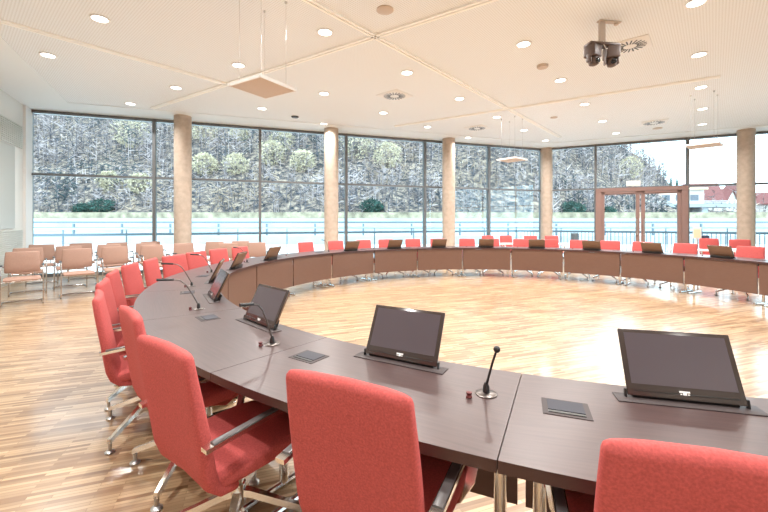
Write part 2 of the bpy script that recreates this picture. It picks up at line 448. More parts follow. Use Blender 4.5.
# concrete columns
for i, (px, top) in enumerate(((182.8, 116), (331.3, 128.5), (448.7, 138.5), (546.5, 148.2), (746, 129.5))):
    p = at_h(px, top, HC)
    bm = new_bm(); lathe(bm, [(0.215, 0), (0.215, 1.62), (0.211, 1.625), (0.215, 1.63), (0.215, HC - 0.01)], 32)
    c = link('concrete_column', bm, M['concrete']); c.location = (p.x, p.y, 0)
    tag(c, kind='structure')
    c['label'] = 'round fair-faced concrete column, number %d counted from the left window' % (i + 1)

# ceiling rails
def rail(n, a, b):
    a, b = at_h(*a, HC), at_h(*b, HC); d = (b - a); L = d.length; d.normalize()
    bm = new_bm(); M4 = Matrix.Translation(a) @ Matrix.Rotation(math.atan2(d.y, d.x), 4, 'Z')
    for y in (-0.032, 0.032): box(bm, (L / 2, y, -0.012), (L, 0.034, 0.03), M=M4)
    box(bm, (L / 2, 0, 0.0), (L, 0.1, 0.006), M=M4)
    tag(link('trim_%d' % n, bm, M['trim'], smooth=False), kind='structure')
rail(5, (-80, -2.4), (226, 83.4)); rail(6, (255, -30), (560, 137)); rail(7, (152, 108), (560, -24)); rail(8, (395, 126), (720, 76))

# ------------------------------------------------------------------ ceiling fittings
DL = [
 (100, 18.5, 'round recessed downlight at upper left, nearest the left wall and camera'),
 (48, 55, 'round recessed downlight nearest the left wall, over the tan chairs'),
 (130.5, 103.5, 'round recessed downlight just above the first big window left of first column'),
 (176, 87.5, 'round recessed downlight directly over the first concrete column'),
 (238.5, 65, 'round recessed downlight just left of the wires of hanging square panel'),
 (325, 32, 'round recessed downlight left of where the two ceiling rails cross'),
 (324, 93.3, 'round recessed downlight right of the hanging square panel'),
 (262, 108.3, 'round recessed downlight just below and beyond the hanging square panel'),
 (323.7, 123.7, 'round recessed downlight beside the top of the second concrete column'),
 (407, 72.5, 'round recessed downlight in front of the large swirl air diffuser'),
 (383.5, 112.6, 'round recessed downlight beyond the large swirl air diffuser'),
 (459.5, 98.5, 'round recessed downlight between large swirl diffuser and the long ceiling rail'),
 (427.5, 126.7, 'round recessed downlight above the window between second and third columns'),
 (523.5, 44, 'round recessed downlight left of the ceiling camera rig'),
 (560.5, 80, 'round recessed downlight just beyond the round smoke detector'),
 (496.8, 116.8, 'round recessed downlight right of the small swirl air diffuser'),
 (524, 130, 'round recessed downlight over the glazed corner, far end of long ceiling rail'),
 (468, 137, 'small far downlight above the window right of third column'),
 (545.6, 140.4, 'small far downlight right over the fourth column in the corner'),
 (584.5, 104, 'round recessed downlight under the camera rig, third of its row'),
 (602.5, 121, 'round recessed downlight left of the far slot air diffuser'),
 (616, 133, 'small far downlight above the glazing over the double door'),
 (696, 2.5, 'round recessed downlight at the top right, nearest of its row'),
 (699, 54.5, 'round recessed downlight on the right, second nearest of its row'),
 (701, 87, 'round recessed downlight on the right, third of its row'),
 (702.5, 108.7, 'round recessed downlight on the right, fourth of its row'),
 (702.5, 124, 'small far downlight on the right, last of its row before the glazing'),
]
HIDDEN = [(-3.4, 3.4), (-2.2, 1.0), (-0.6, 2.8), (0.6, 0.6), (1.6, 3.2), (3.2, 1.2), (5.2, 2.2), (7.6, 3.2), (9.4, 5.2), (6.4, -0.4), (2.4, -1.2), (-3.6, -1.2)]  # unseen downlights added beyond the view to light the near chairs
LAMP_W = 57.0
def downlight(loc, label, group='recessed ceiling downlights'):
    r = empty('downlight', loc, 0, label, 'ceiling light', group)
    bm = new_bm(); lathe(bm, [(0.085, 0.0), (0.125, -0.004), (0.125, -0.012), (0.112, -0.016), (0.095, -0.010), (0.085, 0.004)], 24); 
    link('ring', bm, M['white'], r)
    bm = new_bm(); lathe(bm, [(0.100, -0.004), (0.100, -0.010), (0.06, -0.012)], 24); link('lamp_lens', bm, M['lamp'], r)
    return r
proto = None
spots = [(on_ceiling(x, y), l) for x, y, l in DL] + [(Vector((x, y, HC)), None) for x, y in HIDDEN]
for i, (p, l) in enumerate(spots):
    if l is None: l = 'round recessed downlight added overhead behind the picture, outside the view'
    if proto is None: proto = downlight(p, l)
    else: dup(proto, p, 0, l)
    ld = bpy.data.lights.new('downlight_beam', 'AREA'); ld.shape = 'DISK'; ld.size = 0.18; ld.energy = LAMP_W
    ld.color = (1.0, 0.975, 0.945); ld.spread = math.radians(150)
    lo = bpy.data.objects.new('downlight_beam', ld); COL.objects.link(lo); lo.location = (p.x, p.y, HC - 0.03)

def swirl(px, py, s, label, rz):
    p = on_ceiling(px, py); r = empty('swirl_diffuser', p, rz, label, 'air vent', 'swirl air diffusers in the ceiling')
    bm = new_bm(); box(bm, (0, 0, -0.006), (s, s, 0.012)); link('plate', bm, M['white'], r, bevel=0.003)
    bm = new_bm(); lathe(bm, [(s * 0.44, -0.010), (s * 0.44, -0.016), (s * 0.42, -0.018)], 32); link('disc', bm, M['white'], r)
    bm = new_bm()
    for i in range(20):
        a = 2 * PI * i / 20
        box(bm, (0, s * 0.29, -0.019), (s * 0.036, s * 0.24, 0.006), M=Matrix.Rotation(a, 4, 'Z') @ Matrix.Translation((s * 0.03, 0, 0)))
    link('blades', bm, M['black'], r, smooth=False)
    bm = new_bm(); lathe(bm, [(s * 0.14, -0.014), (s * 0.14, -0.022), (s * 0.12, -0.024)], 24); link('hub', bm, M['white'], r)
swirl(394.5, 95.5, 0.60, 'square swirl air diffuser in mid ceiling, largest and nearest of them', math.radians(49))
swirl(477, 128, 0.60, 'square swirl air diffuser above third column, farther than the large one', math.radians(49))
swirl(630, 45.5, 0.55, 'square swirl air diffuser right behind the ceiling camera rig', math.radians(49))
swirl(654, 122.5, 0.62, 'square swirl air diffuser on the right, above the double door', math.radians(60))
def disc_fix(name, px, py, rad, h, m, label, cat):
    p = on_ceiling(px, py); bm = new_bm(); lathe(bm, [(rad, 0.0), (rad, -h * 0.5), (rad * 0.85, -h), (rad * 0.2, -h * 1.05)], 28)
    o = link(name, bm, m); o.location = p; tag(o, label, cat)
disc_fix('ceiling_speaker', 385, 9.7, 0.115, 0.02, M['brownplate'], 'beige round ceiling speaker above the crossing of the rails', 'speaker')
disc_fix('smoke_detector', 542.5, 65.5, 0.10, 0.045, M['hang'], 'round pale smoke detector left of the ceiling camera rig', 'smoke detector')
disc_fix('ceiling_sensor', 295, 116.5, 0.10, 0.03, M['grey'], 'small dark round ceiling sensor near the top of second window bay', 'sensor')
disc_fix('ceiling_sensor', 554, 117.3, 0.09, 0.02, M['brownplate'], 'small beige ceiling sensor left of the far slot diffuser', 'sensor')
disc_fix('ceiling_sensor', 657.5, 128.2, 0.13, 0.02, M['brownplate'], 'small beige ceiling sensor under the far right air diffuser', 'sensor')

# suspended square panels
def hang_panel(corners, zc, label):
    pts = [at_h(x, y, zc) for x, y in corners]
    c = sum(pts, Vector()) / 4; ax = (pts[1] - pts[0]); rz = math.atan2(ax.y, ax.x); s = 0.57
    r = empty('suspended_panel', (c.x, c.y, zc), rz, label, 'ceiling panel', 'suspended square panels')
    bm = new_bm(); box(bm, (0, 0, 0.02), (s, s, 0.03)); link('panel', bm, M['hang'], r, bevel=0.004)
    bm = new_bm()
    for x, y, w, d in ((0, s / 2, s + 0.03, 0.015), (0, -s / 2, s + 0.03, 0.015), (s / 2, 0, 0.015, s + 0.03), (-s / 2, 0, 0.015, s + 0.03)):
        box(bm, (x, y, 0.022), (w, d, 0.04))
    link('frame', bm, M['white'], r, smooth=False)
    for x, y in ((.2, .2), (-.2, .2), (-.2, -.2), (.2, -.2)):
        bm = new_bm(); cyl(bm, (x, y, 0.03), (x, y, HC - zc), 0.0025, 6); lathe(bm, [(0.018, 0), (0.018, -0.02), (0.005, -0.03)], 10, (x, y, HC - zc))
        link('wire', bm, M['steel'], r)
    return r
zP = 3.10
hang_panel([(226, 87.5), (258, 78), (298.7, 91), (268, 98)], zP, 'beige square panel hanging from the ceiling by four wires, largest and nearest')
def hang_at(px, py, label, rz):
    p = at_h(px, py, zP); s = 0.3
    r = bpy.data.objects['suspended_panel']; dup(r, (p.x, p.y, zP), rz, label)
hang_at(704, 146.3, 'pale square panel hanging on wires in front of right-hand glazing', math.radians(41))
hang_at(512, 160.5, 'pale square panel hanging on wires before the glazed corner', math.radians(41))

# ceiling camera rig
p = at_h(602, 21, HC)
rg = empty('ceiling_camera_rig', (p.x, p.y, HC), math.radians(8), 'pair of dark brown cameras on a beige post hanging from the ceiling', 'camera')
bm = new_bm(); box(bm, (0.11, 0.0, -0.008), (0.34, 0.07, 0.016)); lathe(bm, [(0.03, -0.016), (0.03, -0.04), (0.01, -0.045)], 12, (0.22, 0.0, 0)); link('ceiling_plate', bm, M['brownplate'], rg, bevel=0.002)
bm = new_bm(); box(bm, (0, 0, -0.17), (0.085, 0.04, 0.34)); link('post', bm, M['hang'], rg, bevel=0.004)
bm = new_bm(); box(bm, (0.0, 0, -0.345), (0.46, 0.16, 0.03)); link('cross_plate', bm, M['camera'], rg, bevel=0.004)
for s, ya in ((-1, 0.35), (1, -0.25)):
    x = 0.145 * s
    Mx = Matrix.Translation((x, 0, -0.36)) @ Matrix.Rotation(ya, 4, 'Z')
    bm = new_bm(); box(bm, (0, 0, -0.085), (0.18, 0.17, 0.17), M=Mx); cb = link('camera_body', bm, M['camera'], rg, bevel=0.018, segs=3)
    bm = new_bm(); box(bm, (-0.08, 0, -0.19), (0.022, 0.07, 0.12), M=Mx); link('yoke', bm, M['camera'], cb, bevel=0.005)
    bm = new_bm(); box(bm, (0.08, 0, -0.19), (0.022, 0.07, 0.12), M=Mx); link('yoke', bm, M['camera'], cb, bevel=0.005)
    bm = new_bm(); lathe(bm, [(0.02, 0.065), (0.055, 0.05), (0.07, 0.0), (0.055, -0.05), (0.02, -0.065)], 18, (0, 0, 0))
    bmesh.ops.transform(bm, matrix=Mx @ Matrix.Translation((0, -0.01, -0.225)), verts=bm.verts); link('camera_head', bm, M['camera'], cb)
    bm = new_bm(); lathe(bm, [(0.036, 0), (0.036, 0.03), (0.03, 0.034)], 18)
    bmesh.ops.transform(bm, matrix=Mx @ Matrix.Translation((0, -0.06, -0.23)) @ Matrix.Rotation(PI / 2, 4, 'X'), verts=bm.verts); link('lens', bm, M['lens'], cb)
bm = new_bm(); tube(bm, [(0, -0.03, -0.3), (-0.02, -0.06, -0.36), (0.02, -0.06, -0.42), (0.06, -0.05, -0.40)], 0.006); link('cable', bm, M['white'], rg)

# ------------------------------------------------------------------ ring of conference tables
SEAMS = [-172.8, -158.2, -143.55, -128.9, -114.25, -99.6, -83.4, -67.1, -51.1, -34.6, -18.3, -1.9, 14.6, 31.0, 47.0, 62.8, 78.6, 94.2, 109.9, 125.5, 141.1, 156.7, 171.6, 187.2]
SEG_LABEL = [
 'dark brown table segment at lower right, holding the nearest and largest monitor',
 'dark brown table segment behind the front red chair, with monitor and short microphone',
 'dark brown table segment with the black-screened monitor seen at a slant',
 'dark brown table segment on the left bend, beside the second slanted monitor back',
 'dark brown table segment at the leftmost reach of the ring',
 'dark brown table segment just past the left bend, first with its brown inner panel showing',
 'dark brown table segment in front of the last tan visitor chairs',
 'dark brown table segment carrying no raised monitor, left of second column',
 'dark brown table segment in front of the second concrete column',
 'dark brown table segment right of second column, between two panel gaps',
 'dark brown table segment in front of the third concrete column',
 'dark brown table segment midway between third and fourth columns',
 'dark brown table segment in front of the glazed corner column',
 'dark brown table segment in front of the left leaf of the double door',
 'dark brown table segment in front of the right leaf of the double door',
 'dark brown table segment at right edge, before the fifth column',
]
SIDE = 'dark brown table segment on the right of the ring beyond the picture edge'
def sector(bm, r0, r1, a0, a1, z0, z1, M4, n=8, mi=0, edge_mi=None):
    """ring sector in the frame of its table"""
    g = []
    for i in range(n + 1):
        a = a0 + (a1 - a0) * i / n
        row = []
        for r in (r0, r1):
            for z in (z0, z1):
                row.append(bm.verts.new(M4 @ ring(a + (0.5 if r == RO else 0.0), r, z)))
        g.append(row)
    fs = []
    for u, v in zip(g, g[1:]):
        f = bm.faces.new((u[1], v[1], v[3], u[3])); f.material_index = mi
        for q in ((u[0], u[2], v[2], v[0]), (u[0], v[0], v[1], u[1]), (u[2], u[3], v[3], v[2])):
            f = bm.faces.new(q); f.material_index = mi if edge_mi is None else edge_mi
    for u in (g[0], g[-1]):
        f = bm.faces.new((u[0], u[1], u[3], u[2])); f.material_index = mi if edge_mi is None else edge_mi
for i in range(len(SEAMS) - 1):
    a0, a1 = SEAMS[i], SEAMS[i + 1]; am = (a0 + a1) / 2
    lab = SEG_LABEL[i] if i < len(SEG_LABEL) else SIDE
    loc = ring(am, (RI + RO) / 2); rz = -math.radians(am)
    t = empty('conference_table', loc, rz, lab, 'table', 'curved tables of the conference ring')
    M4 = (Matrix.Translation(loc) @ Matrix.Rotation(rz, 4, 'Z')).inverted()
    gp = 0.02
    bm = new_bm(); sector(bm, RI, RO, a0 + gp, a1 - gp, TH - 0.036, TH, M4, 10, 0, 1)
    link('tabletop', bm, [M['wenge'], M['edge']], t, angle=40)
    bm = new_bm(); sector(bm, RI + 0.02, RI + 0.042, a0 + 0.22, a1 - 0.22, 0.19, TH - 0.04, M4, 10)
    link('modesty_panel', bm, M['panel'], t, angle=40)
    for s, a in ((1, a0 + 0.9), (-1, a1 - 0.9)):
        bm = new_bm()
        c = M4 @ ring(a, 4.42, 0)
        cyl(bm, c + Vector((0, 0, 0.03)), c + Vector((0, 0, TH - 0.037)), 0.024, 16)
        p0, p1 = M4 @ ring(a, 4.21, 0.018), M4 @ ring(a, 4.66, 0.018)
        tube(bm, [p0, p1], 0.016, 8)
        for q in (p0, p1): lathe(bm, [(0.022, -0.018), (0.022, -0.008), (0.012, 0.0)], 10, q)
        lg = link('leg', bm, M['chrome'], t)
    bm = new_bm(); q0, q1 = M4 @ ring(a0 + 0.9, 4.42, TH - 0.08), M4 @ ring(a1 - 0.9, 4.42, TH - 0.08)
    tube(bm, [q0, q1], 0.02, 4, flat=(0.04, 0.03)); link('cross_beam', bm, M['black'], t)
    if i < 16:
        # flush cable hatch near the upper end of the segment
        ah = a1 - 2.0 if i < 5 else a1 - 1.9
        H = M4 @ Matrix.Translation(ring(ah, 4.45, TH)) @ Matrix.Rotation(-math.radians(ah), 4, 'Z')
        bm = new_bm(); box(bm, (0, 0, 0.0005), (0.155, 0.125, 0.003), M=H); h = link('cable_hatch', bm, M['grey'], t, smooth=False); h['label'] = 'grey metal hatch plate'
        bm = new_bm(); box(bm, (0, -0.012, 0.003), (0.118, 0.080, 0.003), M=H); link('hatch_lid', bm, M['lid'], h, smooth=False)
        bm = new_bm(); box(bm, (0, 0.040, 0.003), (0.118, 0.014, 0.0025), M=H); link('cable_slot', bm, M['black'], h, smooth=False)
        B = M4 @ Matrix.Translation(ring(a0 + 2.25, 4.49, TH))
        bm = new_bm(); lathe(bm, [(0.011, 0.0), (0.012, 0.004), (0.008, 0.010), (0.011, 0.016), (0.011, 0.02), (0.004, 0.022)], 12)
        bmesh.ops.transform(bm, matrix=B, verts=bm.verts); link('call_button', bm, M['button'], t)

# ------------------------------------------------------------------ monitors
def build_monitor():
    """local: +y towards the table's inner edge, screen faces -y (the seat)"""
    r = empty('conference_monitor')
    tag(r, 'x', 'monitor', 'fold-out monitors on the ring tables')
    bm = new_bm(); box(bm, (0, 0.0, 0.002), (0.46, 0.075, 0.004)); link('slot_plate', bm, M['grey'], r, bevel=0.0012)
    T = Matrix.Translation((0, 0.004, 0.012)) @ Matrix.Rotation(-math.radians(27), 4, 'X')
    w, h = 0.375, 0.245
    bm = new_bm(); box(bm, (0, 0.0, h / 2), (w, 0.009, h), M=T); sc = link('screen_frame', bm, M['bezel'], r, bevel=0.003)
    bm = new_bm(); box(bm, (0, -0.0048, h / 2 + 0.014), (w - 0.036, 0.001, h - 0.056), M=T); link('screen', bm, M['screen'], sc, smooth=False)
    bm = new_bm(); box(bm, (0, 0.011, h / 2 + 0.014), (w - 0.006, 0.013, h - 0.034), M=T); link('back_cover', bm, M['back'], sc, bevel=0.005)
    bm = new_bm()
    box(bm, (0, -0.0050, 0.0265), (0.034, 0.0008, 0.006), M=T); box(bm, (0.0, -0.0050, 0.0195), (0.012, 0.0008, 0.008), M=T)
    box(bm, (-0.012, -0.0050, 0.0185), (0.006, 0.0008, 0.004), M=T); box(bm, (0.012, -0.0050, 0.0185), (0.006, 0.0008, 0.004), M=T)
    link('emblem', bm, M['logo'], sc, smooth=False)
    bm = new_bm()
    for s in (-1, 1):
        box(bm, (s * (w / 2 + 0.005), 0.008, 0.018), (0.008, 0.018, 0.034), M=Matrix.Rotation(-0.2, 4, 'X'))
    box(bm, (0, 0.022, 0.018), (w * 0.9, 0.03, 0.03)); box(bm, (0.0, 0.045, 0.045), (w * 0.8, 0.012, 0.05), M=Matrix.Rotation(-0.4, 4, 'X'))
    link('hinge', bm, M['black'], r, bevel=0.004)
    return r
MON = [(-165.75, 'dark monitor at lower right, nearest and largest on the ring'),
 (-150.95, 'dark monitor in the middle front, behind the front red chair'),
 (-136.3, 'black glossy monitor slanted on the left front, before the white floor'),
 (-121.6, 'monitor seen edge-on at the left bend, brown foot showing below'),
 (-107.0, 'thin monitor seen edge-on, behind the brown-footed one at the left bend'),
 (-91.5, 'grey monitor back on the left, in front of the tan visitor chair'),
 (-75.2, 'brown monitor back standing alone right of the last tan chair'),
 (-42.9, 'brown monitor back just right of second column'),
 (-26.4, 'brown monitor back midway between second and third columns'),
 (-10.1, 'brown monitor back in front of the third column foot'),
 (6.35, 'brown monitor back right of the lone orange-red chair beyond third column'),
 (22.8, 'brown monitor back in front of the glazed corner'),
 (39.0, 'brown monitor back left of the double door, before its left jamb'),
 (54.9, 'brown monitor back in front of the double door'),
 (70.7, 'brown monitor back at right edge, left of fifth column')]
mon = None
for a, l in MON:
    rz = -math.radians(a) + PI
    p = ring(a, 4.285, TH)
    if mon is None:
        mon = build_monitor(); mon.location = p; mon.rotation_euler = (0, 0, rz); mon['label'] = l
    else: dup(mon, p, rz, l)

# ------------------------------------------------------------------ microphones
def mic(loc, reach, rise, rz, label, tiny=False, bent=True):
    r = empty('gooseneck_microphone', loc, rz, label, 'microphone', 'gooseneck microphones on the ring tables')
    bm = new_bm(); lathe(bm, [(0.040, 0), (0.041, 0.003), (0.036, 0.006), (0.012, 0.008)], 24); link('base', bm, M['dsteel'], r)
    bm = new_bm(); lathe(bm, [(0.013, 0.006), (0.012, 0.03), (0.006, 0.045)], 14); link('collar', bm, M['black'], r)
    if bent:      # local -y points to the seat
        pts = [(0, 0, 0.03), (0, -reach * 0.06, rise * 0.28), (0, -reach * 0.20, rise * 0.60), (0, -reach * 0.33, rise * 0.84), (0, -reach * 0.45, rise * 0.96), (0, -reach * 0.60, rise * 1.0)]
        bm = new_bm(); tube(bm, pts, 0.0045, 8); link('gooseneck', bm, M['dsteel'], r)
        bm = new_bm(); e = pts[-1]; cyl(bm, e, (0, -reach, rise * 1.035), 0.0085, 12, 0.0095); link('head', bm, M['black'], r)
    else:
        pts = [(0, 0, 0.03), (0.0, -reach * 0.2, rise * 0.35), (0, -reach * 0.6, rise * 0.7), (0, -reach, rise)]
        bm = new_bm(); tube(bm, pts, [0.0055, 0.0045, 0.0045, 0.0045], 8); link('gooseneck', bm, M['black'], r)
        bm = new_bm(); bmesh.ops.create_uvsphere(bm, u_segments=16, v_segments=10, radius=0.013, matrix=Matrix.Translation((0, -reach, rise))); link('head', bm, M['black'], r)
    return r
for a, px, reach, rise, l, bent in (
  (-156.65, 0, 0.05, 0.185, 'short upright black microphone with ball tip on the front table', False),
  (-141.6, 0, 0.19, 0.235, 'microphone with bent chrome neck beside the black slanted monitor', True),
  (-126.7, 0, 0.275, 0.238, 'microphone with long bent neck in the middle of the left bend', True),
  (-111.5, 0, 0.275, 0.236, 'second long-necked microphone on the left bend, farther along', True),
  (-97.5, 0, 0.26, 0.235, 'small microphone on the far left of ring before red chairs', True),
  (-81.3, 0, 0.24, 0.235, 'small distant microphone before last pair of red chairs at left', True),
  (-49.5, 0, 0.24, 0.25, 'small distant microphone standing before the second column', True)):
    p = ring(a, 4.435, TH)
    rz = -math.radians(a) + PI
    if not bent: rz = math.radians(35)
    mic(p, reach, rise, rz, l, bent=bent)

# ------------------------------------------------------------------ red conference chairs
def build_chair():
    """local: seat faces +y, backrest at -y, origin on the floor under the seat"""
    r = empty('conference_chair'); tag(r, 'x', 'chair', 'red chairs around the conference ring')
    bm = new_bm()
    path = [(-0.300, 0.915), (-0.288, 0.84), (-0.270, 0.74), (-0.252, 0.64), (-0.238, 0.55), (-0.226, 0.48), (-0.210, 0.435), (-0.180, 0.405), (-0.13, 0.392)]
    wid = [0.430, 0.438, 0.445, 0.448, 0.446, 0.440, 0.432, 0.42, 0.40]
    th = [0.050, 0.055, 0.060, 0.064, 0.066, 0.068, 0.066, 0.06, 0.05]
    loft_pad(bm, path, wid, th, bow=-0.016); link('backrest', bm, M['red'], r, angle=60)
    bm = new_bm()
    path = [(-0.19, 0.425), (-0.10, 0.432), (0.02, 0.438), (0.14, 0.442), (0.215, 0.436), (0.255, 0.416)]
    loft_pad(bm, path, [0.42, 0.45, 0.46, 0.46, 0.455, 0.44], [0.07, 0.085, 0.09, 0.085, 0.075, 0.06], bow=0.0); link('seat', bm, M['red'], r, angle=60)
    for s in (-1, 1):
        x = s * 0.266
        bm = new_bm()
        pts = [(x, -0.295, 0.616), (x, -0.10, 0.630), (x, 0.08, 0.643), (x, 0.145, 0.641), (x, 0.185, 0.622), (x, 0.200, 0.588), (x * 0.98, 0.192, 0.52), (x * 0.93, 0.16, 0.44), (x * 0.80, 0.11, 0.392), (x * 0.45, 0.05, 0.375)]
        tube(bm, pts, 0.01, flat=(0.036, 0.016)); arm = link('armrest', bm, M['chrome'], r, bevel=0.0035)
        bm = new_bm(); box(bm, (x, -0.08, 0.6415), (0.029, 0.37, 0.006), M=Matrix.Translation((0, -0.08, 0.6315)) @ Matrix.Rotation(0.072, 4, 'X') @ Matrix.Translation((0, 0.08, -0.6315)))
        pd = link('arm_pad', bm, M['pad'], arm, bevel=0.002); pd['label'] = 'dark grey arm pad inlay'
    bm = new_bm(); box(bm, (0, 0.0, 0.375), (0.22, 0.20, 0.03)); link('tilt_mechanism', bm, M['steel'], r, bevel=0.006)
    bm = new_bm(); lathe(bm, [(0.032, 0.15), (0.032, 0.24), (0.024, 0.245), (0.024, 0.365)], 18); link('pedestal', bm, M['chrome'], r)
    for q in range(4):
        a = q * PI / 2 + PI / 4
        Mr = Matrix.Rotation(a, 4, 'Z')
        bm = new_bm()
        pts = [(0, 0.0, 0.205), (0, 0.05, 0.195), (0, 0.18, 0.142), (0, 0.33, 0.084), (0, 0.355, 0.074)]
        ws = (0.044, 0.04, 0.032, 0.026, 0.024); rows = []
        for (x, y, z), w in zip(pts, ws):
            rows.append([bm.verts.new(Mr @ Vector((u * w / 2, y, z + v))) for u, v in ((-1, -0.016), (1, -0.016), (0.8, 0.012), (-0.8, 0.012))])
        for A, B in zip(rows, rows[1:]):
            for j in range(4): bm.faces.new((A[j], A[(j + 1) % 4], B[(j + 1) % 4], B[j]))
        bm.faces.new(rows[0][::-1]); bm.faces.new(rows[-1])
        lg = link('leg', bm, M['chrome'], r, bevel=0.003)
        c = Mr @ Vector((0, 0.345, 0))
        bm = new_bm(); lathe(bm, [(0.026, 0.0), (0.028, 0.008), (0.022, 0.014), (0.011, 0.018), (0.011, 0.07)], 14, c); link('glide', bm, M['steel'], lg)
    return r
CH_R = 0.30          # seat origin lies this far in front of the top of the back
LEFT = 'red chair '
chairs = [
 (-162.8, 4.985, 0, 'red fabric chair at lower right, cut off by the picture edge'),
 (-152.9, 4.955, 0, 'red fabric chair in the front centre, its back nearest and filling the foreground'),
 (-143.8, 5.048, -1, 'red fabric chair at front left with its seat and chrome arm in view'),
 (-135.6, 4.955, -2, 'red fabric chair on the left, half hidden directly behind the front left one'),
 (-127.4, 5.035, -2, 'red fabric chair on the left with its tall side edge outermost, over parquet'),
 (-119.8, 5.04, -1, 'red fabric chair on the left, thin sliver behind the outermost one'),
 (-112.4, 5.085, 4, 'red fabric chair on the left, narrow tilted side left of a broad back'),
 (-104.8, 5.125, 0, 'red fabric chair on the left bend with its broad back fully in view'),
 (-98.6, 5.12, 5, 'red fabric chair on the left bend, right of the broad-backed one'),
]
for px, dv, l in ((175, -14, 'red chair at the far left, left one of an adjoining pair'),
  (197, -8, 'red chair at the far left, right one of an adjoining pair'),
  (219, -4, 'red chair at the far left, standing before the tan chair beyond the pair'),
  (240.5, 0, 'red chair before the last tan chair, behind two monitor backs'),
  (306, 0, 'lone red chair on the far side, left of the second column'),
  (336, 0, 'red chair in front of the second column'),
  (363.5, 0, 'red chair right of the second column, behind a monitor corner'),
  (386, 0, 'red chair between second and third columns, second from the second column'),
  (413, 0, 'red chair on the far side, left of the third column by the mullion'),
  (438, 0, 'red chair hidden behind the monitor at the third column'),
  (467, 0, 'orange-red lit chair alone right of the third column'),
  (491, 0, 'red ring chair mostly hidden by the monitor right of the lone chair'),
  (521.5, 0, 'red ring chair left of the corner monitor, beside a pale tabletop'),
  (549.5, 0, 'red ring chair just right of the corner monitor'),
  (579, 0, 'red ring chair left of the door, behind a monitor'),
  (610, 0, 'red ring chair in front of the left door leaf'),
  (643, 0, 'red ring chair in front of the right door leaf, behind a monitor'),
  (685, 0, 'red ring chair before the right door jamb, near the notice stand'),
  (750, 0, 'red ring chair at far right, in front of the fifth column')):
    chairs.append((ang_at(px, 5.08), 5.08, dv, l))
ch = None
def put_chair(p, rz, l, group='red chairs around the conference ring'):
    global ch
    if ch is None:
        ch = build_chair(); ch.location = p; ch.rotation_euler = (0, 0, rz); ch['label'] = l
    else: dup(ch, p, rz, l, group)
for a, r, dv, l in chairs:
    rz = -math.radians(a) + PI + math.radians(dv)
    top = ring(a, r); fwd = Vector((-math.sin(rz), math.cos(rz), 0))
    put_chair(top + fwd * CH_R, rz, l)
# second row: press tables with red chairs
def press_table(px, py, label, rz, w=1.2):
    p = at_h(px, py, 0.74)
    t = empty('side_table', (p.x, p.y, 0), rz, label, 'table', 'pale side tables behind the ring')
    bm = new_bm(); box(bm, (0, 0, 0.727), (w, 0.5, 0.026)); link('tabletop', bm, M['warm'], t, bevel=0.003)
    for sx in (-1, 1):
        for sy in (-1, 1):
            bm = new_bm(); cyl(bm, (sx * (w / 2 - 0.08), sy * 0.2, 0), (sx * (w / 2 - 0.08), sy * 0.2, 0.715), 0.018, 10); link('leg', bm, M['chrome'], t)
press_table(508, 243.3, 'pale side table behind the ring, left of the corner column', math.radians(10), 0.95)
press_table(563, 243.3, 'pale side table behind the ring, before the narrow window left of the door', math.radians(-20), 0.95)
press_table(702, 249.6, 'pale side table behind the ring at right, left of the fifth column', math.radians(-28), 1.3)
press_table(738, 249.0, 'pale side table at far right behind the ring chair', math.radians(-28), 0.8)
for px, y, rz, l in ((492, 12.7, 12, 'red second-row chair behind the pale table, farthest left of that row'),
  (510, 12.8, 8, 'red second-row chair standing over the pale table near the glazed corner'),
  (534, 12.6, 0, 'red second-row chair left of the corner column'),
  (554, 12.5, -10, 'red second-row chair just right of the corner column'),
  (712, 10.4, -28, 'red second-row chair right of the notice stand'),
  (744, 9.75, -28, 'red second-row chair before the foot of the fifth column')):
    # these face the room
    put_chair(Vector(((px - 384) * y / F, y, 0)), math.radians(rz) + PI, l, 'red chairs of the second row')

